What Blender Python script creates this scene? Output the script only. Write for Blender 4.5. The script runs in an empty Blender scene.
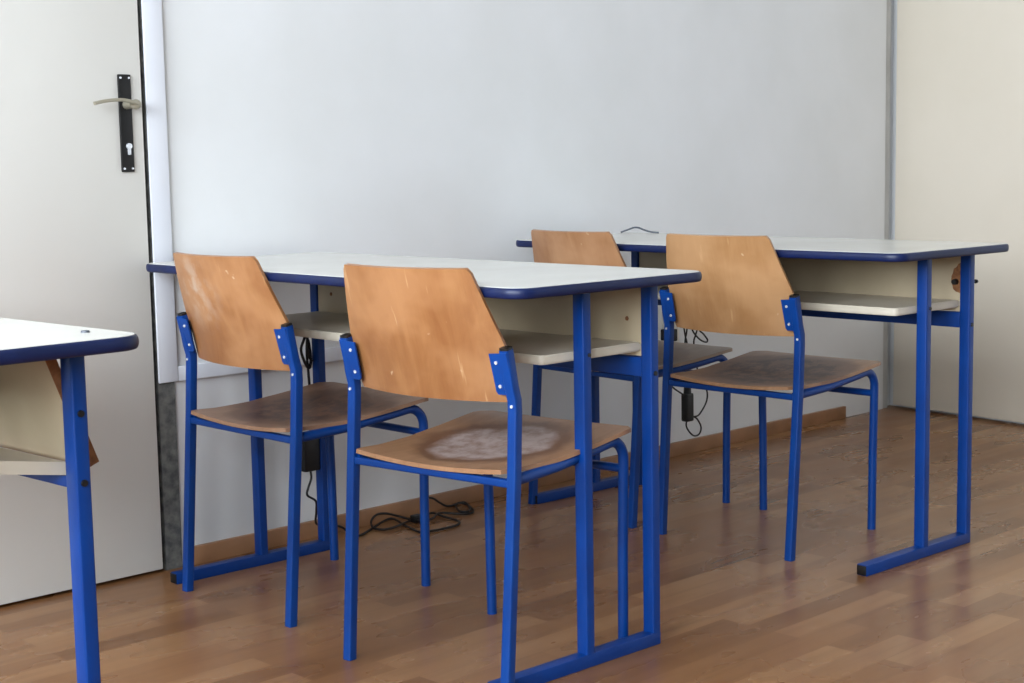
import bpy, bmesh, math, random
from mathutils import Vector, Matrix, Euler
random.seed(4)
S = bpy.context.scene
COL = S.collection

# ------------------------------------------------------------------ camera
cam_d = bpy.data.cameras.new('camera')
cam = bpy.data.objects.new('camera', cam_d)
COL.objects.link(cam)
S.camera = cam
YAW, PITCH, ROLL, F = 0.768, -0.1155, -0.0184, 1528.2
fw = Vector((math.sin(YAW) * math.cos(PITCH), math.cos(YAW) * math.cos(PITCH), math.sin(PITCH)))
rt = Vector((math.cos(YAW), -math.sin(YAW), 0))
up = rt.cross(fw)
r2 = rt * math.cos(ROLL) + up * math.sin(ROLL)
u2 = up * math.cos(ROLL) - rt * math.sin(ROLL)
M = Matrix((r2, u2, -fw)).transposed().to_4x4()
M.translation = Vector((-1.418, -3.232, 0.9738))
cam.matrix_world = M
cam_d.sensor_fit = 'HORIZONTAL'
cam_d.sensor_width = 36
cam_d.lens = F / 1024 * 36
cam_d.clip_start = 0.05

# ------------------------------------------------------------------ world, light, exposure
W = bpy.data.worlds.new('world')
S.world = W
W.use_nodes = True
bg = W.node_tree.nodes['Background']
bg.inputs[0].default_value = (0.72, 0.84, 1.0, 1)
bg.inputs[1].default_value = 1.0
S.view_settings.view_transform = 'Standard'
S.view_settings.look = 'None'
S.view_settings.exposure = 0.38
S.view_settings.gamma = 1
S.view_settings.use_curve_mapping = False

XL, XR, YF, YB, HC = -3.1, 3.76, -6.4, 0.0, 3.0     # room extents

def area(name, loc, rot, sx, sy, power, col):
    d = bpy.data.lights.new(name, 'AREA')
    d.shape = 'RECTANGLE'; d.size = sx; d.size_y = sy; d.energy = power; d.color = col
    o = bpy.data.objects.new(name, d); COL.objects.link(o)
    o.location = loc; o.rotation_euler = rot
    return o
# daylight arriving through the windows in the left wall (outside the panes, shining in)
WIN = [(-4.9, -3.6), (-3.3, -2.0), (-1.7, -0.4)]
for (a, b) in WIN:
    area('window_daylight', (XL - 0.35, (a + b) / 2, 1.9), (0, -math.pi / 2, 0), 1.7, b - a, 165, (0.85, 0.925, 1.0))

# ------------------------------------------------------------------ helpers
def lin(c):
    return tuple(((v / 255) / 12.92 if v / 255 <= .04045 else ((v / 255 + .055) / 1.055) ** 2.4) for v in c) + (1,)

class NT:
    def __init__(self, name):
        self.m = bpy.data.materials.new(name); self.m.use_nodes = True
        self.t = self.m.node_tree; self.b = self.t.nodes['Principled BSDF']
    def n(self, typ, **kw):
        nd = self.t.nodes.new(typ)
        for k, v in kw.items(): setattr(nd, k, v)
        return nd
    def l(self, a, b): self.t.links.new(a, b)
    def noise(self, vec, scale, detail=4, rough=.55, dist=0):
        nd = self.n('ShaderNodeTexNoise')
        nd.inputs['Scale'].default_value = scale; nd.inputs['Detail'].default_value = detail
        nd.inputs['Roughness'].default_value = rough; nd.inputs['Distortion'].default_value = dist
        if vec is not None: self.l(vec, nd.inputs['Vector'])
        return nd.outputs['Fac']
    def obj(self): return self.n('ShaderNodeTexCoord').outputs['Object']
    def mapping(self, vec, sc, loc=(0, 0, 0)):
        nd = self.n('ShaderNodeMapping'); nd.inputs['Scale'].default_value = sc; nd.inputs['Location'].default_value = loc
        self.l(vec, nd.inputs['Vector']); return nd.outputs[0]
    def ramp(self, fac, stops):
        nd = self.n('ShaderNodeValToRGB'); e = nd.color_ramp.elements
        while len(e) < len(stops): e.new(0.5)
        for el, (p, c) in zip(e, stops):
            el.position = p; el.color = c if len(c) == 4 else tuple(c) + (1,)
        self.l(fac, nd.inputs[0]); return nd.outputs[0]
    def mix(self, fac, a, b, mode='MIX'):
        nd = self.n('ShaderNodeMix', data_type='RGBA', blend_type=mode)
        for sock, v in ((nd.inputs[0], fac), (nd.inputs[6], a), (nd.inputs[7], b)):
            if hasattr(v, 'is_linked') or hasattr(v, 'links'): self.l(v, sock)
            else: sock.default_value = v
        return nd.outputs[2]
    def math(self, op, a, b=None, clamp=False):
        nd = self.n('ShaderNodeMath', operation=op, use_clamp=clamp)
        for sock, v in ((nd.inputs[0], a), (nd.inputs[1], b)):
            if v is None: continue
            if hasattr(v, 'links'): self.l(v, sock)
            else: sock.default_value = v
        return nd.outputs[0]
    def bump(self, h, strength, dist=.002):
        nd = self.n('ShaderNodeBump'); nd.inputs['Strength'].default_value = strength; nd.inputs['Distance'].default_value = dist
        self.l(h, nd.inputs['Height']); self.l(nd.outputs[0], self.b.inputs['Normal'])
    def rough(self, v): self.b.inputs['Roughness'].default_value = v
    def base(self, c):
        if hasattr(c, 'links'): self.l(c, self.b.inputs['Base Color'])
        else: self.b.inputs['Base Color'].default_value = c

def painted(name, c, c2=None, rough=.5, scale=6, bump=0, spec=.5, blotch=(.35, .65)):
    m = NT(name); o = m.obj()
    f = m.noise(o, scale)
    m.base(m.ramp(f, [(blotch[0], lin(c)), (blotch[1], lin(c2 or c))]))
    m.rough(rough); m.b.inputs['Specular IOR Level'].default_value = spec
    if bump: m.bump(m.noise(o, scale * 12), bump)
    return m.m

MAT = {}
MAT['wall'] = painted('wall_paint', (220, 221, 222), (214, 215, 215), .75, 2.2, .12)
MAT['wall_far'] = painted('wall_low_bounce', (98, 96, 90), (92, 90, 84), .8, 3)  # dark tone for the unseen walls, chosen to keep bounce light low
MAT['wall_edge'] = painted('wall_edge', (192, 192, 190), (178, 178, 176), .8, 8, .2)
MAT['white_trim'] = painted('white_trim', (216, 218, 224), (210, 213, 221), .4, 3)
MAT['door'] = painted('door_laminate', (214, 212, 206), (209, 207, 201), .38, 1.4)
MAT['door_far'] = painted('door_laminate_cream', (208, 199, 184), (202, 193, 177), .42, 1.4)
MAT['ceiling'] = painted('ceiling_paint', (205, 205, 202), None, .9)
MAT['concrete'] = painted('bare_jamb', (118, 118, 114), (74, 76, 76), .85, 40, .7)
MAT['gap_shade'] = painted('gap_shade', (22, 24, 24), None, .9)  # near-black colour standing in for the shade in the door gap
MAT['blue'] = painted('blue_enamel', (0, 58, 130), (0, 52, 122), .40, 9, .03, .3)
MAT['blue_desk'] = painted('blue_enamel_desk', (0, 54, 126), (0, 49, 118), .40, 9, .03, .3)
MAT['edging'] = painted('navy_edging', (8, 26, 70), (6, 20, 58), .42, 14, 0, .35)
MAT['cap'] = painted('black_plastic', (9, 9, 10), (14, 14, 15), .45, 30)
MAT['cable'] = painted('cable_rubber', (16, 12, 12), None, .5)
MAT['grey_cable'] = painted('grey_cable', (75, 80, 88), None, .5)
MAT['steel'] = NT('rivet_steel').m
MAT['steel'].node_tree.nodes['Principled BSDF'].inputs['Metallic'].default_value = .6
MAT['steel'].node_tree.nodes['Principled BSDF'].inputs['Roughness'].default_value = .25
MAT['steel'].node_tree.nodes['Principled BSDF'].inputs['Base Color'].default_value = (.85, .88, .92, 1)
MAT['handle'] = NT('worn_handle').m
MAT['handle'].node_tree.nodes['Principled BSDF'].inputs['Metallic'].default_value = .7
MAT['handle'].node_tree.nodes['Principled BSDF'].inputs['Roughness'].default_value = .4
MAT['handle'].node_tree.nodes['Principled BSDF'].inputs['Base Color'].default_value = lin((176, 170, 152))
MAT['chip'] = painted('raw_chipboard', (150, 104, 66), (112, 72, 44), .9, 60, .5)
MAT['cream'] = painted('cream_laminate', (180, 165, 138), (170, 155, 128), .45, 5)
MAT['shelf'] = painted('shelf_laminate', (200, 192, 176), (188, 180, 163), .4, 7)
MAT['top'] = painted('desk_laminate', (212, 211, 204), (205, 204, 197), .22, 4)
MAT['socket'] = painted('socket_plastic', (222, 220, 212), None, .4)

# laminate floor: narrow staves along X with their own tones
def floor_mat():
    m = NT('floor_laminate'); o = m.obj()
    br = m.n('ShaderNodeTexBrick', offset=.37, offset_frequency=2, squash=1.0)
    m.l(o, br.inputs['Vector'])
    br.inputs['Scale'].default_value = 1; br.inputs['Brick Width'].default_value = .42
    br.inputs['Row Height'].default_value = .066; br.inputs['Mortar Size'].default_value = .0004
    br.inputs['Bias'].default_value = 0; br.inputs['Mortar Smooth'].default_value = 0
    br.inputs['Color1'].default_value = (0, 0, 0, 1); br.inputs['Color2'].default_value = (1, 1, 1, 1)
    br.inputs['Mortar'].default_value = (.3, .3, .3, 1)
    tone = m.ramp(br.outputs['Color'], [(0, lin((118, 80, 48))), (.35, lin((128, 89, 56))), (.7, lin((137, 97, 63))), (1, lin((150, 111, 75)))])
    g = m.noise(m.mapping(o, (2.2, 30, 1)), 1.3, 2, .5, .4)
    grain = m.ramp(g, [(.28, (.80, .76, .72)), (.5, (1, 1, 1)), (.75, (1.10, 1.09, 1.07))])
    c = m.mix(.65, tone, grain, 'MULTIPLY')
    g2 = m.noise(m.mapping(o, (1, 2, 1)), 3, 3)
    c = m.mix(.35, c, m.ramp(g2, [(.3, (.86, .84, .82)), (.7, (1.08, 1.08, 1.08))]), 'MULTIPLY')
    m.base(c)
    m.l(m.ramp(g2, [(.3, (.23,) * 3), (.7, (.34,) * 3)]), m.b.inputs['Roughness'])
    m.b.inputs['Specular IOR Level'].default_value = .42
    return m.m
MAT['floor'] = floor_mat()
MAT['base'] = painted('baseboard_laminate', (158, 116, 84), (140, 102, 72), .4, 9)

# plywood; the backrest lies in its local Y (width) / Z (height) plane
def back_mat(name, a, b, scuff, seed):
    m = NT(name); o = m.obj()
    v = m.mapping(o, (1, 3.2, 1.0), (seed, seed * 2, seed))
    n1 = m.noise(v, 4.2, 5, .55, 1.6)
    fine = m.noise(m.mapping(o, (1, 60, 3), (0, seed, 0)), 3, 3)
    c = m.ramp(n1, [(.25, lin(a)), (.50, lin(tuple((x + y) / 2 for x, y in zip(a, b)))), (.72, lin(b))])
    c = m.mix(.4, c, m.ramp(fine, [(.3, (.9, .88, .86)), (.65, (1.04, 1.04, 1.04))]), 'MULTIPLY')
    fade = m.noise(m.mapping(o, (1, 1, 1.3), (seed, seed, 0)), 6, 3)
    c = m.mix(m.ramp(fade, [(.42, (0, 0, 0)), (.6, (.55,) * 3)]), c, lin(tuple(min(255, k + 18) for k in b)))
    # thin pale vertical scratches and dents
    s = m.noise(m.mapping(o, (1, 42, 6), (seed, 0, seed)), 1.6, 2)
    c = m.mix(m.ramp(s, [(.70, (0, 0, 0)), (.76, (.45,) * 3)]), c, lin((190, 152, 110)))
    v2 = m.noise(m.mapping(o, (1, 1, 1), (0, seed * 3, 0)), 34, 2)
    c = m.mix(m.ramp(v2, [(.74, (0, 0, 0)), (.78, (.5,) * 3)]), c, lin((205, 180, 148)))
    if scuff:
        sp = m.n('ShaderNodeVectorMath', operation='DISTANCE')
        m.l(m.mapping(o, (0, 1, 1)), sp.inputs[0]); sp.inputs[1].default_value = scuff
        ma = m.math('SUBTRACT', 1.0, m.math('MULTIPLY', sp.outputs['Value'], 9.0), True)
        ma = m.math('MULTIPLY', ma, m.ramp(m.noise(o, 22, 5), [(.45, (0, 0, 0)), (.6, (1, 1, 1))]))
        c = m.mix(m.math('MULTIPLY', ma, .75), c, lin((176, 156, 138)))
    m.base(c); m.rough(.36); m.b.inputs['Specular IOR Level'].default_value = .45
    return m.m

# seat: local X depth, Y width, worn in the middle
def seat_mat(name, rim, ring, worn, wstrength, r0, seed, dark=0):
    m = NT(name); o = m.obj()
    fine = m.noise(m.mapping(o, (3, 40, 1), (0, seed, 0)), 3, 4)
    c = m.ramp(m.noise(m.mapping(o, (1.2, 6, 1), (seed, 0, 0)), 4, 4, .6, .8), [(.3, lin(rim)), (.7, lin(tuple(min(255, k + 18) for k in rim)))])
    c = m.mix(.4, c, m.ramp(fine, [(.3, (.84, .82, .8)), (.65, (1.06,) * 3)]), 'MULTIPLY')
    d = m.n('ShaderNodeVectorMath', operation='LENGTH')
    wob = m.noise(m.mapping(o, (1, 1, 1), (seed, seed, 0)), 8, 5)
    mp = m.mapping(o, (1.15, 1.0, 0), (-.19 * 1.15, 0, 0))
    m.l(mp, d.inputs[0])
    dd = m.math('ADD', d.outputs['Value'], m.math('MULTIPLY', m.math('SUBTRACT', wob, .5), .16))
    ringm = m.ramp(dd, [(0, (1, 1, 1)), (r0 + .03, (1, 1, 1)), (r0 + .065, (0, 0, 0))])
    c = m.mix(m.math('MULTIPLY', ringm, .8), c, lin(ring))
    bl_ = (.42, .56) if dark else (.30, .58)
    wm = m.ramp(dd, [(0, (1, 1, 1)), (r0 - .02, (1, 1, 1)), (r0 + .012, (0, 0, 0))])
    blot = m.ramp(m.noise(o, 26, 6, .65), [(bl_[0], (.1,) * 3), (bl_[1], (1, 1, 1))])
    c = m.mix(m.math('MULTIPLY', m.math('MULTIPLY', wm, blot), wstrength), c, lin(worn))
    m.base(c); m.rough(.42)
    return m.m

def finish(name, bm, mat, parent=None, smooth=None):
    bmesh.ops.recalc_face_normals(bm, faces=bm.faces[:])
    me = bpy.data.meshes.new(name); bm.to_mesh(me); bm.free()
    me.materials.append(mat)
    o = bpy.data.objects.new(name, me); COL.objects.link(o)
    if parent is not None: o.parent = parent
    if smooth is not None:
        for p in me.polygons: p.use_smooth = True
        try: me.set_sharp_from_angle(angle=math.radians(smooth))
        except Exception: pass
    return o

def box(bm, x0, x1, y0, y1, z0, z1, bev=0, seg=2):
    r = bmesh.ops.create_cube(bm, size=1)
    vs = r['verts']
    for v in vs:
        v.co = Vector(((x0 + x1) / 2 + v.co.x * (x1 - x0), (y0 + y1) / 2 + v.co.y * (y1 - y0), (z0 + z1) / 2 + v.co.z * (z1 - z0)))
    if bev:
        es = {e for v in vs for e in v.link_edges}
        bmesh.ops.bevel(bm, geom=list(es), offset=bev, segments=seg, affect='EDGES', profile=.6)
    return vs

def boxo(name, b, mat, parent=None, bev=0, seg=2):
    bm = bmesh.new(); box(bm, *b, bev=bev, seg=seg)
    return finish(name, bm, mat, parent, 35 if bev else None)

def sweep(bm, pts, prof, upv=Vector((0, 1, 0)), caps=True):
    """sweep a closed 2-D profile along 3-D points; prof axes: (side, normal)"""
    pts = [Vector(p) for p in pts]; rings = []
    for i, p in enumerate(pts):
        if i == 0: t = pts[1] - p
        elif i == len(pts) - 1: t = p - pts[i - 1]
        else: t = (pts[i + 1] - p).normalized() + (p - pts[i - 1]).normalized()
        t.normalize()
        s = upv - t * upv.dot(t)
        if s.length < 1e-4: s = Vector((1, 0, 0)) - t * t.x
        s.normalize(); n = t.cross(s)
        k = 1.0
        if 0 < i < len(pts) - 1:
            c = (pts[i + 1] - p).normalized().dot(t); k = 1 / max(c, .5)
        rings.append([bm.verts.new(p + s * a + n * b * k) for a, b in prof])
    N = len(prof)
    for r0, r1 in zip(rings, rings[1:]):
        for j in range(N): bm.faces.new((r0[j], r0[(j + 1) % N], r1[(j + 1) % N], r1[j]))
    if caps:
        bm.faces.new(rings[0]); bm.faces.new(rings[-1])

def rsq(a, b, r, n=3):
    out = []
    for cx, cy, a0 in ((a / 2 - r, b / 2 - r, 0), (-a / 2 + r, b / 2 - r, 90), (-a / 2 + r, -b / 2 + r, 180), (a / 2 - r, -b / 2 + r, 270)):
        for k in range(n + 1):
            t = math.radians(a0 + 90 * k / n); out.append((cx + r * math.cos(t), cy + r * math.sin(t)))
    return out
def circ(r, n=10): return [(r * math.cos(2 * math.pi * k / n), r * math.sin(2 * math.pi * k / n)) for k in range(n)]

def catmull(P, n=6):
    P = [Vector(p) for p in P]; P = [P[0] * 2 - P[1]] + P + [P[-1] * 2 - P[-2]]; out = []
    for i in range(1, len(P) - 2):
        a, b, c, d = P[i - 1:i + 3]
        for k in range(n):
            t = k / n
            out.append(.5 * ((2 * b) + (c - a) * t + (2 * a - 5 * b + 4 * c - d) * t * t + (3 * b - a - 3 * c + d) * t ** 3))
    out.append(P[-2]); return out

def cyl(bm, c, axis, r, h, n=14):
    axis = Vector(axis).normalized()
    q = Vector((0, 0, 1)).rotation_difference(axis)
    m = Matrix.Translation(Vector(c)) @ q.to_matrix().to_4x4()
    bmesh.ops.create_cone(bm, cap_ends=True, segments=n, radius1=r, radius2=r * .88, depth=h, matrix=m)

def thing(name, label, cat, loc=(0, 0, 0), rz=0, group=None):
    o = bpy.data.objects.new(name, None); COL.objects.link(o)
    o.empty_display_size = .1
    o.location = loc; o.rotation_euler = (0, 0, rz); o['label'] = label; o['category'] = cat
    if group: o['group'] = group
    return o
def tag(o, label, cat, group=None):
    o['label'] = label; o['category'] = cat
    if group: o['group'] = group
    return o
def struct(o):
    o['kind'] = 'structure'; return o
def solid(name, boxes, mat, bev=0):
    bm = bmesh.new()
    for b in boxes: box(bm, *b, bev=bev)
    return struct(finish(name, bm, mat))

# ------------------------------------------------------------------ room shell
T = .2
D1L, D1R, DH = -.42, .503, 2.0            # left door opening
solid('floor', [(XL - .4, XR + 1.2, YF - .3, YB + .3, -.1, 0)], MAT['floor'])
solid('ceiling', [(XL - .4, XR + 1.2, YF - .3, YB + .3, HC, HC + .1)], MAT['ceiling'])
solid('wall_back', [(.553, 3.705, YB, YB + T, 0, HC), (XL - .3, D1L - .065, YB, YB + T, 0, HC),
                    (D1L - .065, .553, YB, YB + T, DH + .07, HC), (3.75, 3.95, YB + .03, YB + T, 0, HC),
                    (3.705, 3.75, YB + .03, YB + T, 0, HC)], MAT['wall'])
solid('wall_front', [(XL - .3, XR + .8, YF - T, YF, 0, HC)], MAT['wall_far'])
zs0, zs1 = 1.0, 2.75
ys = [YF] + [v for w in WIN for v in w] + [YB]
bl = [(XL - T, XL, YF, YB, 0, zs0), (XL - T, XL, YF, YB, zs1, HC)]
for i in range(0, len(ys), 2): bl.append((XL - T, XL, ys[i], ys[i + 1], zs0, zs1))
solid('wall_left', bl, MAT['wall_far'])
for k, (a, b) in enumerate(WIN):
    bm = bmesh.new(); x0, x1 = XL - .12, XL - .06
    box(bm, x0, x1, a, b, zs0, zs0 + .06); box(bm, x0, x1, a, b, zs1 - .06, zs1)
    box(bm, x0, x1, a, a + .06, zs0 + .06, zs1 - .06); box(bm, x0, x1, b - .06, b, zs0 + .06, zs1 - .06)
    box(bm, x0, x1, (a + b) / 2 - .03, (a + b) / 2 + .03, zs0 + .06, zs1 - .06)
    struct(finish('window_%d' % (k + 1), bm, MAT['white_trim']))

# right wall swings out a little from square, with a flush cream door starting at the corner
RA = -.1248
def onright(o):
    o.location = (XR, 0, 0); o.rotation_euler = (0, 0, RA); return o
bm = bmesh.new()
box(bm, .0, .2, -1.02, -.97, 0, HC); box(bm, .04, .24, -.97, .1, 0, HC); box(bm, 0, .2, -6.8, -1.02, 0, HC)
box(bm, 0, .04, -.97, 0, 2.04, HC)
onright(struct(finish('wall_right', bm, MAT['wall'])))
d2 = onright(struct(boxo('door_2', (0.0, .036, -.955, -.012, .012, 2.03), MAT['door_far'], bev=.0025)))

# left door
d1 = struct(boxo('door_1', (D1L, .499, .0, .04, .008, DH), MAT['door'], bev=.002))
d1.location = (-.005, -.012, 0)
# handle plate, lever and lock
pl = boxo('handle_plate', (.436, .468, -.007, .0, .972, 1.198), MAT['cap'], d1, .0015)
bm = bmesh.new()
cyl(bm, (.454, -.022, 1.128), (0, -1, 0), .011, .032)
sweep(bm, catmull([(.462, -.036, 1.128), (.456, -.043, 1.130), (.440, -.047, 1.134), (.415, -.047, 1.137), (.378, -.047, 1.134), (.350, -.045, 1.128)], 5), rsq(.008, .012, .003), Vector((0, 0, 1)))
bmesh.ops.create_uvsphere(bm, u_segments=12, v_segments=8, radius=.012, matrix=Matrix.Translation((.464, -.033, 1.128)))
finish('lever', bm, MAT['handle'], pl, 40)
bm = bmesh.new(); cyl(bm, (.455, -.009, 1.032), (0, -1, 0), .0075, .006); box(bm, .4515, .4585, -.011, -.006, 1.012, 1.03, .001)
finish('lock_cylinder', bm, MAT['steel'], pl, 40)
for z in (.980, 1.190):
    for x in (.441, .463):
        bm = bmesh.new(); cyl(bm, (x, -.0078, z), (0, -1, 0), .0028, .002, 10); finish('plate_screw', bm, MAT['steel'], pl, 40)

# jamb of bare grey steel/concrete, white casing that stops short of the floor
struct(boxo('trim_1', (.508, .553, -.005, .12, 0, DH + .07), MAT['concrete']))
bm = bmesh.new(); box(bm, .507, .5600, -.012, -.005, .463, DH + .06, .003)
struct(finish('trim_2', bm, MAT['white_trim'], None, 35))
solid('trim_3', [(D1L - .065, D1L - .006, .0, .12, 0, DH + .07), (D1L - .006, .509, .0, .12, DH + .008, DH + .07)], MAT['white_trim'])
solid('door_gap_shade', [(D1L - .006, .509, .045, .12, 0, DH + .008)], MAT['gap_shade'])  # added dark sheet behind the door leaf, painting the gap's shade
struct(boxo('trim_5', (.561, 3.70, -.010, .0, .463, .500), MAT['white_trim'], bev=.002))
struct(boxo('trim_6', (3.705, 3.748, .006, .03, 0, HC), MAT['wall_edge']))
bm = bmesh.new()
box(bm, .572, 3.4325, -.014, 0, 0, .046, .002)
struct(finish('baseboard_back', bm, MAT['base'], None, 35))

# ------------------------------------------------------------------ desks
L, WD, H = 1.3016, .5163, .758
T1, T2, T0, S0, LW, WS, HR, ED = .2532, .4452, .0052, .0909, .0225, .0285, .0265, .0195
# local axes: x = t (towards the pupils' front), y = -s (s runs away from the wall)
def rrect(x0, x1, y0, y1, r, n=8):
    out = []
    for cx, cy, a0 in ((x1 - r, y1 - r, 0), (x0 + r, y1 - r, 90), (x0 + r, y0 + r, 180), (x1 - r, y0 + r, 270)):
        for k in range(n + 1):
            t = math.radians(a0 + 90 * k / n); out.append((cx + r * math.cos(t), cy + r * math.sin(t)))
    return out

def make_desk(label, slanted=False):
    R = thing('school_desk', label, 'desk', group='two-seat school desks')
    # laminate board
    bm = bmesh.new(); inner = rrect(.0035, WD - .0035, -L + .0035, -.0035, .040)
    vt = [bm.verts.new((x, y, H)) for x, y in inner]; vb = [bm.verts.new((x, y, H - .004)) for x, y in inner]
    bm.faces.new(vt); bm.faces.new(vb)
    for j in range(len(vt)): bm.faces.new((vt[j], vt[(j + 1) % len(vt)], vb[(j + 1) % len(vt)], vb[j]))
    top = finish('tabletop', bm, MAT['top'], R)
    # rounded soft edging all round
    bm = bmesh.new(); rings = []
    for k in range(9):
        a = math.pi / 2 - math.pi * k / 8
        off = .004 - .0055 * max(0, math.cos(a)) ** .8
        z = H - .0006 - ED / 2 + math.sin(a) * (ED / 2)
        q = rrect(off, WD - off, -L + off, -off, .043 - off)
        rings.append([bm.verts.new((x, y, z)) for x, y in q])
    N = len(rings[0])
    for r0, r1 in zip(rings, rings[1:] ):
        for j in range(N): bm.faces.new((r0[j], r0[(j + 1) % N], r1[(j + 1) % N], r1[j]))
    for j in range(N): bm.faces.new((rings[-1][j], rings[-1][(j + 1) % N], rings[0][(j + 1) % N], rings[0][j]))
    finish('edging', bm, MAT['edging'], top, 60)
    bm = bmesh.new(); q = rrect(.003, WD - .003, -L + .003, -.003, .040)
    vt = [bm.verts.new((x, y, H - .0045)) for x, y in q]; vb = [bm.verts.new((x, y, H - ED + .0002)) for x, y in q]
    bm.faces.new(vt); bm.faces.new(vb)
    for j in range(len(vt)): bm.faces.new((vt[j], vt[(j + 1) % len(vt)], vb[(j + 1) % len(vt)], vb[j]))
    finish('core_board', bm, MAT['cream'], top)
    for yy in ((-L + .093, -.093) if slanted else ()):
        bm = bmesh.new(); cyl(bm, (.474, yy, H + .0012), (0, 0, 1), .0065, .003); finish('screw_cover', bm, MAT['grey_cable'], top, 40)
    Hb = H - ED
    # open shelf, slightly lower at the back
    bm = bmesh.new(); q = rrect(.162, .440 if slanted else T2 - .0064, -L + .1085, -.1085, .014, 4)
    q = [((x, y) if x < .3 else (.440 if slanted else T2 - .0064, math.copysign(L / 2 - .1085, y + L / 2) - L / 2)) for x, y in q]
    q = [p_ for k_, p_ in enumerate(q) if k_ == 0 or p_ != q[k_ - 1]]
    q = q[:-1] if q[-1] == q[0] else q
    def zz(x): return (.611 - (x - .162) * .17) if slanted else .598 + (x - .162) * .002
    vt = [bm.verts.new((x, y, zz(x) + .018)) for x, y in q]; vb = [bm.verts.new((x, y, zz(x))) for x, y in q]
    bm.faces.new(vt); bm.faces.new(vb)
    for j in range(len(q)): bm.faces.new((vt[j], vt[(j + 1) % len(q)], vb[(j + 1) % len(q)], vb[j]))
    bmesh.ops.bevel(bm, geom=[e for e in bm.edges if abs((e.verts[0].co - e.verts[1].co).z) < .01 and len(e.link_faces) == 2 and (len(e.link_faces[0].verts) > 4 or len(e.link_faces[1].verts) > 4)], offset=.003, segments=2, affect='EDGES')
    finish('shelf', bm, MAT['shelf'], R, 40)
    # back panel of the book tray
    if slanted:
        bm = bmesh.new(); box(bm, -.008, .008, -L + .108, -.108, -.176, 0, .0008)
        p = finish('back_panel', bm, MAT['cream'], R, 35); p.location = (.418, 0, .7365); p.rotation_euler = (0, -math.radians(21), 0)
        bm = bmesh.new(); box(bm, -.0078, .0078, -L + .1072, -L + .108, -.1755, -.0005)
        finish('panel_end', bm, MAT['chip'], p)['label'] = 'raw brown chipboard end of the slipped panel'
    else:
        p = boxo('back_panel', (T2 - .006, T2 + .010, -L + S0 + WS / 2 + .001, -S0 - WS / 2 - .001, .589, Hb - .0006), MAT['cream'], R, .0008)
        for s in (S0 + .07, L - S0 - .055):
            bm = bmesh.new(); cyl(bm, (T2 - .0062, -s, .662), (-1, 0, 0), .005, .0015, 10); finish('screw_hole', bm, MAT['chip'], p, 40)
    # steel end frames
    for s, sg in ((S0, 1), (L - S0, -1)):
        y = -s
        fr = finish('foot_rail', (lambda b: (box(b, T0, T2 + LW / 2, y - WS / 2, y + WS / 2, 0, HR, .0025), b)[1])(bmesh.new()), MAT['blue_desk'], R, 35)
        cp = boxo('end_cap', (T0 - .0025, T0 + .001, y - WS / 2 + .0018, y + WS / 2 - .0018, .0018, HR - .0018), MAT['cap'], fr, .0012)
        cp['label'] = 'black plastic end cap'
        for tt in (T1, T2):
            lg = finish('leg', (lambda b: (sweep(b, [(tt, y, HR - .001), (tt, y, Hb - .0003)], rsq(WS, LW, .003)), b)[1])(bmesh.new()), MAT['blue_desk'], R, 35)
            yo = y + (WS / 2) * sg          # outer face
            if tt == T2:
                for z in ((.651, .556) if slanted else (.556,)):
                    bm = bmesh.new(); cyl(bm, (tt, yo + .001 * sg, z), (0, sg, 0), .0052, .003, 12); finish('bolt', bm, MAT['cap'], lg, 40)
            else:
                bm = bmesh.new(); cyl(bm, (tt + .004, yo + .001 * sg, .611), (0, sg, 0), .004, .003, 12); finish('bolt', bm, MAT['cap'], lg, 40)
    # long crossbeam under the shelf
    boxo('crossbeam', (T2 - LW / 2 + .001, T2 + LW / 2 - .001, -L + S0 + WS / 2, -S0 - WS / 2, .5475, .564 if slanted else .5865), MAT['blue_desk'], R, .003)
    return R

def place(o, x, y, a): o.location = (x, y, 0); o.rotation_euler = (0, 0, a)
def clone(o, parent=None):
    c = o.copy(); COL.objects.link(c)
    if parent is not None: c.parent = parent
    for ch in list(o.children): clone(ch, c)
    return c
desk1 = make_desk('white-topped two-seat desk with blue steel frame, in the middle between the two wooden chair pairs')
desk1['label'] = 'middle white-topped two-seat desk with blue frame, behind the two nearer wooden chairs'
place(desk1, .4513, -.0332, -.0176)
desk2 = clone(desk1); place(desk2, 1.6236, -.0703, -.0297)
desk2['label'] = 'farthest white-topped two-seat desk with blue frame, by the cream right-hand door, wire on top'
desk3 = make_desk('nearest white-topped desk cut off by the left edge, its back panel slipped and slanted', True)
place(desk3, -.9223, -.1615, .0429)
for d_, k_ in ((desk1, 1.006), (desk2, .963), (desk3, .979)):
    for c in d_.children:
        if c.name.split('.')[0] == 'tabletop': c.location.x = .012 if d_ is desk2 else .004; c.scale.x = k_
# torn-out corner and projecting bolt, only on the farthest desk
pan = [c for c in desk2.children if c.name.startswith('back_panel')][0]
for c in list(pan.children): bpy.data.objects.remove(c)
bm = bmesh.new()
ye = -L + S0 + WS / 2 + .0015; xf = T2 - .0063
prof = [(0, .634), (.012, .637), (.020, .643), (.022, .652), (.026, .660), (.025, .676), (.021, .684), (.019, .694), (.011, .699), (.006, .707), (0, .709)]
v0 = [bm.verts.new((xf - .0004, ye + a, z)) for a, z in prof]; v1 = [bm.verts.new((xf + .002, ye + a, z)) for a, z in prof]
bm.faces.new(v0); bm.faces.new(v1)
for j in range(len(v0)): bm.faces.new((v0[j], v0[(j + 1) % len(v0)], v1[(j + 1) % len(v0)], v1[j]))
o = finish('broken_edge', bm, MAT['chip'], pan); o['label'] = 'torn brown patch of bare chipboard'
lg2 = [c for c in desk2.children if c.name.startswith('leg') and any(abs(v.co.x - T2) < .03 and v.co.y < -1 for v in c.data.vertices)][0]
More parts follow.
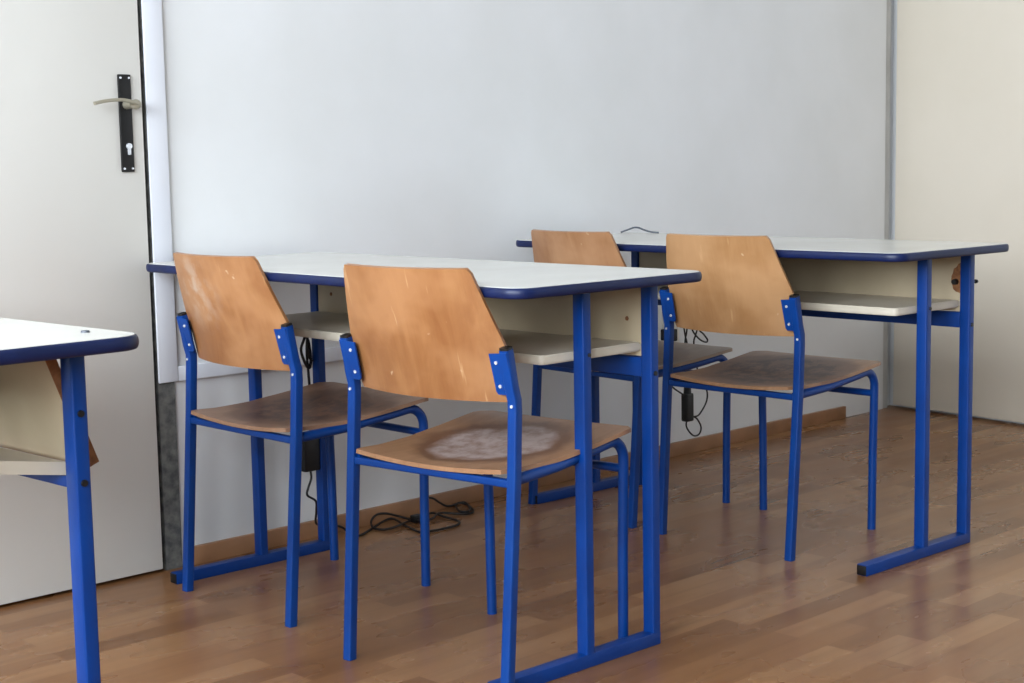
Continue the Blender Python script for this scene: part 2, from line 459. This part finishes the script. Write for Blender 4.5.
bm = bmesh.new(); cyl(bm, (T2 + LW / 2 + .014, -L + S0, .661), (1, 0, 0), .0025, .030, 8); cyl(bm, (T2 + LW / 2 + .029, -L + S0, .661), (1, 0, 0), .0055, .007, 8)
finish('loose_bolt', bm, MAT['cap'], lg2, 40)
bm = bmesh.new(); cyl(bm, (T2 - .012, ye + .012, .662), (-1, 0, 0), .008, .012, 8)
finish('loose_bolt', bm, MAT['cap'], pan, 40)

# ------------------------------------------------------------------ chairs (local x = forward, y = towards the wall)
def sheet(bm, fn, nu, nv, thick, nrm):
    """two offset grids closed round the rim"""
    A = [[None] * (nv + 1) for _ in range(nu + 1)]; B = [[None] * (nv + 1) for _ in range(nu + 1)]
    P = [[fn(i / nu, j / nv) for j in range(nv + 1)] for i in range(nu + 1)]
    for i in range(nu + 1):
        for j in range(nv + 1):
            a = P[min(i + 1, nu)][j] - P[max(i - 1, 0)][j]; b = P[i][min(j + 1, nv)] - P[i][max(j - 1, 0)]
            n = a.cross(b).normalized()
            if n.dot(nrm) < 0: n = -n
            A[i][j] = bm.verts.new(P[i][j] + n * thick / 2); B[i][j] = bm.verts.new(P[i][j] - n * thick / 2)
    for G in (A, B):
        for i in range(nu):
            for j in range(nv): bm.faces.new((G[i][j], G[i + 1][j], G[i + 1][j + 1], G[i][j + 1]))
    rim = [(i, 0) for i in range(nu)] + [(nu, j) for j in range(nv)] + [(i, nv) for i in range(nu, 0, -1)] + [(0, j) for j in range(nv, 0, -1)]
    for (i, j), (k, l) in zip(rim, rim[1:] + rim[:1]): bm.faces.new((A[i][j], A[k][l], B[k][l], B[i][j]))

def lerp(a, b, t): return a + (b - a) * t
def interp(z, tab):
    for (z0, v0_), (z1, v1_) in zip(tab, tab[1:]):
        if z <= z1: return lerp(v0_, v1_, max(0, (z - z0) / (z1 - z0)))
    return tab[-1][1]

RT = .0205    # square tube of the rear uprights
def make_chair():
    R = thing('school_chair', '', 'chair', group='plywood school chairs')
    # backrest: wide at the rivets, narrowing upwards, bent backwards in the middle
    half = [(.546, .188), (.60, .1935), (.64, .1955), (.655, .1935), (.7923, .157)]
    lean = [(.546, .0120), (.60, .0010), (.6468, -.0125), (.72, -.034), (.7923, -.0530)]
    def fb(u, v):
        z = lerp(.546, .7923, v); w = interp(z, half)
        # rounded corners
        e = min(1, (1 - v) / .035); k = min(1, v / .03)
        w -= .005 * (1 - math.sqrt(1 - (1 - e) ** 2)) + .004 * (1 - math.sqrt(1 - (1 - k) ** 2))
        y = lerp(w, -w, u)
        bow = .034 * (1 - (y / .19) ** 2)
        return Vector((interp(z, lean) + .0085 - bow, y, z - .002 * (1 - (y / .19) ** 2)))
    bm = bmesh.new(); sheet(bm, fb, 24, 26, .0085, Vector((-1, 0, 0)))
    finish('backrest', bm, MAT['wood_b'], R, 50)
    # seat: dished, front edge rolled
    def fs(u, v):
        q = lerp(-.013, .395, v); w = interp(q, [(-.008, .1885), (.1, .195), (.2, .200), (.386, .2025)])
        e = min(1, (1 - v) / .10); k = min(1, v / .03)
        w -= .024 * (1 - math.sqrt(1 - (1 - e) ** 2)) + .004 * (1 - math.sqrt(1 - (1 - k) ** 2))
        y = lerp(w, -w, u)
        z = interp(q, [(-.013, .4225), (.06, .4185), (.15, .420), (.25, .429), (.33, .4385), (.36, .442), (.395, .442)])
        z -= .012 * (1 - (y / .20) ** 2) * (1 - .85 * v)
        return Vector((q, y, z))
    bm = bmesh.new(); sheet(bm, fs, 22, 24, .0085, Vector((0, 0, 1)))
    finish('seat', bm, MAT['seat_b'], R, 50)
    sq = rsq(RT, RT, .0032)
    for s in (1, -1):
        # rear upright: splays back to the floor, leans back above the seat
        P = [(-.030, .2033 * s, 0), (.0, .2053 * s, .41), (.0065, .2045 * s, .53), (.0065, .2040 * s, .552), (.0, .2035 * s, .575), (-.013, .2025 * s, .645)]
        bm = bmesh.new(); sweep(bm, P, sq)
        u = finish('rear_leg', bm, MAT['blue'], R, 35)
        bm = bmesh.new(); d = Vector((-.013, 0, .07)).normalized(); sweep(bm, [Vector(P[-1]) - d * .001, Vector(P[-1]) + d * .003, Vector(P[-1]) + d * .0045], rsq(RT - .001, RT - .001, .004)); finish('end_cap', bm, MAT['cap'], u, 35)['label'] = 'black plastic end cap'
        # flat bracket riveted over the back of the plywood
        bm = bmesh.new()
        yo, yi = .2115 * s, .1705 * s
        def br(a, z, off):
            return Vector((interp(z, lean) - lerp(.0108, .0106, (abs(a) - .1705) / .041) + off, a, z))
        pr = [(yo, .640), (yi, .637), (yi + .002 * s, .566), (yi + .006 * s, .561), (yo, .562)]
        va = [bm.verts.new(br(a, z, 0)) for a, z in pr]; vb = [bm.verts.new(br(a, z, -.0035)) for a, z in pr]
        bm.faces.new(va); bm.faces.new(vb)
        for j in range(len(pr)): bm.faces.new((va[j], va[(j + 1) % 5], vb[(j + 1) % 5], vb[j]))
        b_ = finish('bracket', bm, MAT['blue'], u, 35)
        for z in (.621, .577):
            bm = bmesh.new(); c = br(.1845 * s, z, -.0042); cyl(bm, c, (-1, 0, -.15), .0038, .003, 12); finish('rivet', bm, MAT['steel'], u, 40)
        bm = bmesh.new(); cyl(bm, (.0065 - RT / 2 - .0005, .2055 * s, .541), (-1, 0, 0), .0034, .0025, 12); finish('rivet', bm, MAT['steel'], u, 40)
        # side rail that bends down into the front leg
        C = Vector((.330, 0, .3775)); rad = .046
        pts = [(.0, .1960 * s, .4015)]
        pts.append((.15, .1905 * s, .4065)); pts.append((.28, .185 * s, .4185))
        for k in range(0, 9):
            a = math.radians(97 - 97 * k / 8); pts.append((C.x + rad * math.cos(a), (.183 - .003 * k / 8) * s, C.z + rad * math.sin(a)))
        pts.append((.376, .1765 * s, .2)); pts.append((.376, .175 * s, 0))
        bm = bmesh.new(); sweep(bm, pts, circ(.0108, 14))
        finish('front_leg', bm, MAT['blue'], R, 50)
    bm = bmesh.new(); sweep(bm, [(.0, .198, .3995), (.0, -.198, .3985)], rsq(.016, .015, .003), Vector((1, 0, 0))); finish('rear_crossbar', bm, MAT['blue'], R, 35)
    bm = bmesh.new(); sweep(bm, [(.374, .178, .363), (.374, -.178, .363)], circ(.009, 12), Vector((1, 0, 0))); finish('front_crossbar', bm, MAT['blue'], R, 50)
    return R

MAT['wood_a'] = back_mat('plywood_reddish_scuffed', (134, 86, 50), (156, 110, 70), (0, .075, .715), 1.3)
MAT['wood_b'] = back_mat('plywood_orange', (130, 83, 47), (150, 104, 64), None, 4.1)
MAT['wood_c'] = back_mat('plywood_pinkish', (136, 94, 62), (154, 114, 80), None, 7.7)
MAT['wood_d'] = back_mat('plywood_light', (148, 106, 66), (162, 122, 82), None, 9.2)
MAT['seat_a'] = seat_mat('seat_dark_stained', (138, 104, 80), (104, 74, 56), (70, 50, 44), .9, .15, 2.2, 1)
MAT['seat_b'] = seat_mat('seat_worn_pale', (146, 106, 74), (100, 64, 42), (170, 152, 146), 1.0, .125, 5.4)
MAT['seat_c'] = seat_mat('seat_dull_stained', (140, 118, 98), (122, 96, 80), (92, 70, 64), .6, .12, 8.1, 1)
MAT['seat_d'] = seat_mat('seat_grey_stained', (150, 112, 80), (114, 84, 68), (74, 54, 48), .9, .165, 6.6, 1)

proto = make_chair()
CH = {'b': (.4451, -1.0743, .1127, 'nearest plywood chair with blue frame, pale worn patch on its seat'),
      'a': (.4739, -.4043, -.0024, 'plywood chair with whitish scuffs on its backrest, leftmost, beside the left door casing'),
      'c': (1.6388, -.3619, -.0695, 'plywood chair half hidden behind the middle desk, nearer the wall'),
      'd': (1.6249, -.8707, .0034, 'light plywood chair drawn up to the farthest desk, grey-stained seat fully visible')}
first = True
for k, (x, y, a, lab) in CH.items():
    o = proto if first else clone(proto)
    first = False
    place(o, x, y, a); o['label'] = lab
    if k != 'b':
        for c in o.children:
            for nm, mt in (('backrest', 'wood_' + k), ('seat', 'seat_' + k)):
                if c.name.split('.')[0] == nm:
                    c.data = c.data.copy(); c.data.materials[0] = MAT[mt]

# ------------------------------------------------------------------ cables and plugs
def cord(name, paths, r, mat, parent=None, n=5):
    bm = bmesh.new()
    for p in paths: sweep(bm, catmull(p, n), circ(r, 8), Vector((.3, .2, 1)).normalized())
    return finish(name, bm, mat, parent, 60)

coil = [(.97, -.03, .04), (1.023, -.03, .021), (1.045, -.03, .006), (1.038, -.067, .004), (1.04, -.093, .004), (1.112, -.056, .004), (1.174, -.03, .009), (1.206, -.03, .010), (1.197, -.084, .004), (1.177, -.15, .004), (1.171, -.193, .004), (1.198, -.198, .004), (1.235, -.203, .004), (1.292, -.199, .004), (1.324, -.168, .004), (1.326, -.113, .006), (1.334, -.054, .007), (1.309, -.052, .007), (1.266, -.058, .005), (1.191, -.090, .008), (1.14, -.103, .007), (1.114, -.091, .006), (1.113, -.058, .006), (1.13, -.03, .016), (1.149, -.03, .031), (1.185, -.03, .028), (1.227, -.03, .013), (1.238, -.066, .008), (1.243, -.11, .010), (1.279, -.111, .010), (1.325, -.08, .010), (1.35, -.073, .008), (1.382, -.117, .006), (1.419, -.123, .005), (1.463, -.062, .006), (1.456, -.03, .012), (1.438, -.03, .008), (1.389, -.103, .010), (1.407, -.123, .011), (1.443, -.081, .012), (1.467, -.03, .012), (1.411, -.03, .010), (1.378, -.03, .026), (1.356, -.03, .041), (1.335, -.03, .048)]
t = thing('coiled_cable', 'black power cable lying in loose coils on the floor along the wall', 'cable', (1.2, -.09, 0))
def rel(P, o): return [tuple(Vector(p) - Vector(o.location)) for p in P]
cord('cord', [rel(coil, t)], .0032, MAT['cable'], t)
bm = bmesh.new(); box(bm, -.012, .018, -.012, .012, 0.001, .022, .004); pg = finish('inline_plug', bm, MAT['cap'], t, 35); pg.location = (.045, .008, 0)

t = thing('power_adapter', 'black power adapter hanging under the middle desk, behind the scuffed chair', 'power adapter', (.87, -.12, .21))
bm = bmesh.new(); box(bm, -.034, .034, -.02, .02, 0, .094, .006); finish('adapter_body', bm, MAT['cap'], t, 35)
cord('cord', [rel([(.866, -.12, .213), (.868, -.12, .189), (.858, -.12, .166), (.854, -.12, .147), (.887, -.11, .125), (.91, -.08, .09), (.93, -.05, .05), (.965, -.035, .035)], t)], .003, MAT['cable'], t)
cord('cord', [rel([(.870, -.12, .565), (.860, -.12, .545), (.850, -.12, .518), (.865, -.12, .478), (.876, -.12, .474), (.879, -.12, .505), (.872, -.12, .544), (.869, -.118, .513), (.871, -.118, .471), (.874, -.118, .422), (.874, -.12, .36), (.870, -.12, .30)], t),
              rel([(.872, -.122, .57), (.866, -.124, .52), (.878, -.124, .49), (.868, -.122, .53), (.874, -.12, .57)], t)], .0036, MAT['cable'], t)

t = thing('power_adapter', 'black cylindrical adapter dangling against the wall beneath the farthest desk', 'power adapter', (2.393, -.1, .134))
bm = bmesh.new(); box(bm, -.018, .018, -.014, .014, 0, .092, .007, 3); cyl(bm, (0, 0, .105), (0, 0, 1), .013, .03); finish('adapter_body', bm, MAT['cap'], t, 40)
cord('cord', [rel(p, t) for p in (
    [(2.377, -.1, .53), (2.375, -.1, .46), (2.383, -.1, .416), (2.392, -.1, .389), (2.398, -.1, .32), (2.394, -.1, .24)],
    [(2.396, -.1, .53), (2.394, -.1, .45), (2.389, -.1, .42), (2.383, -.1, .397), (2.38, -.1, .33), (2.392, -.1, .25)],
    [(2.40, -.1, .50), (2.416, -.1, .436), (2.452, -.1, .399), (2.488, -.1, .384), (2.497, -.1, .391), (2.476, -.1, .412), (2.452, -.1, .433), (2.44, -.1, .50)],
    [(2.458, -.1, .48), (2.446, -.1, .434), (2.434, -.1, .408), (2.427, -.1, .385), (2.44, -.1, .31), (2.479, -.1, .243), (2.495, -.1, .217), (2.489, -.1, .184), (2.452, -.1, .148), (2.42, -.1, .145)],
    [(2.27, -.1, .30), (2.318, -.1, .255), (2.369, -.1, .225), (2.388, -.1, .21)],
    [(2.389, -.1, .142), (2.388, -.1, .115), (2.42, -.1, .084), (2.451, -.1, .083), (2.462, -.1, .106), (2.441, -.1, .136), (2.415, -.1, .148)])], .0028, MAT['cable'], t)

t = thing('wall_socket', 'cream wall socket with a black plug, seen between the middle desk leg and a chair', 'socket', (2.375, -.001, .45))
boxo('socket_box', (-.04, .045, -.045, 0, -.08, .085), MAT['socket'], t, .004)
boxo('plug', (-.052, -.012, -.085, -.045, -.052, -.012), MAT['cap'], t, .005)
cord('cord', [[(-.02, -.07, -.02), (-.03, -.085, .03), (-.022, -.09, .08), (-.035, -.09, .12)]], .003, MAT['cable'], t)

w = cord('loose_wire', [[(2.084, -.095, .7605), (2.094, -.121, .770), (2.094, -.142, .7755), (2.092, -.162, .7745), (2.091, -.183, .769), (2.098, -.204, .763), (2.110, -.225, .7608)]], .0028, MAT['grey_cable'])
tag(w, 'short grey wire arching up off the farthest desktop', 'wire')
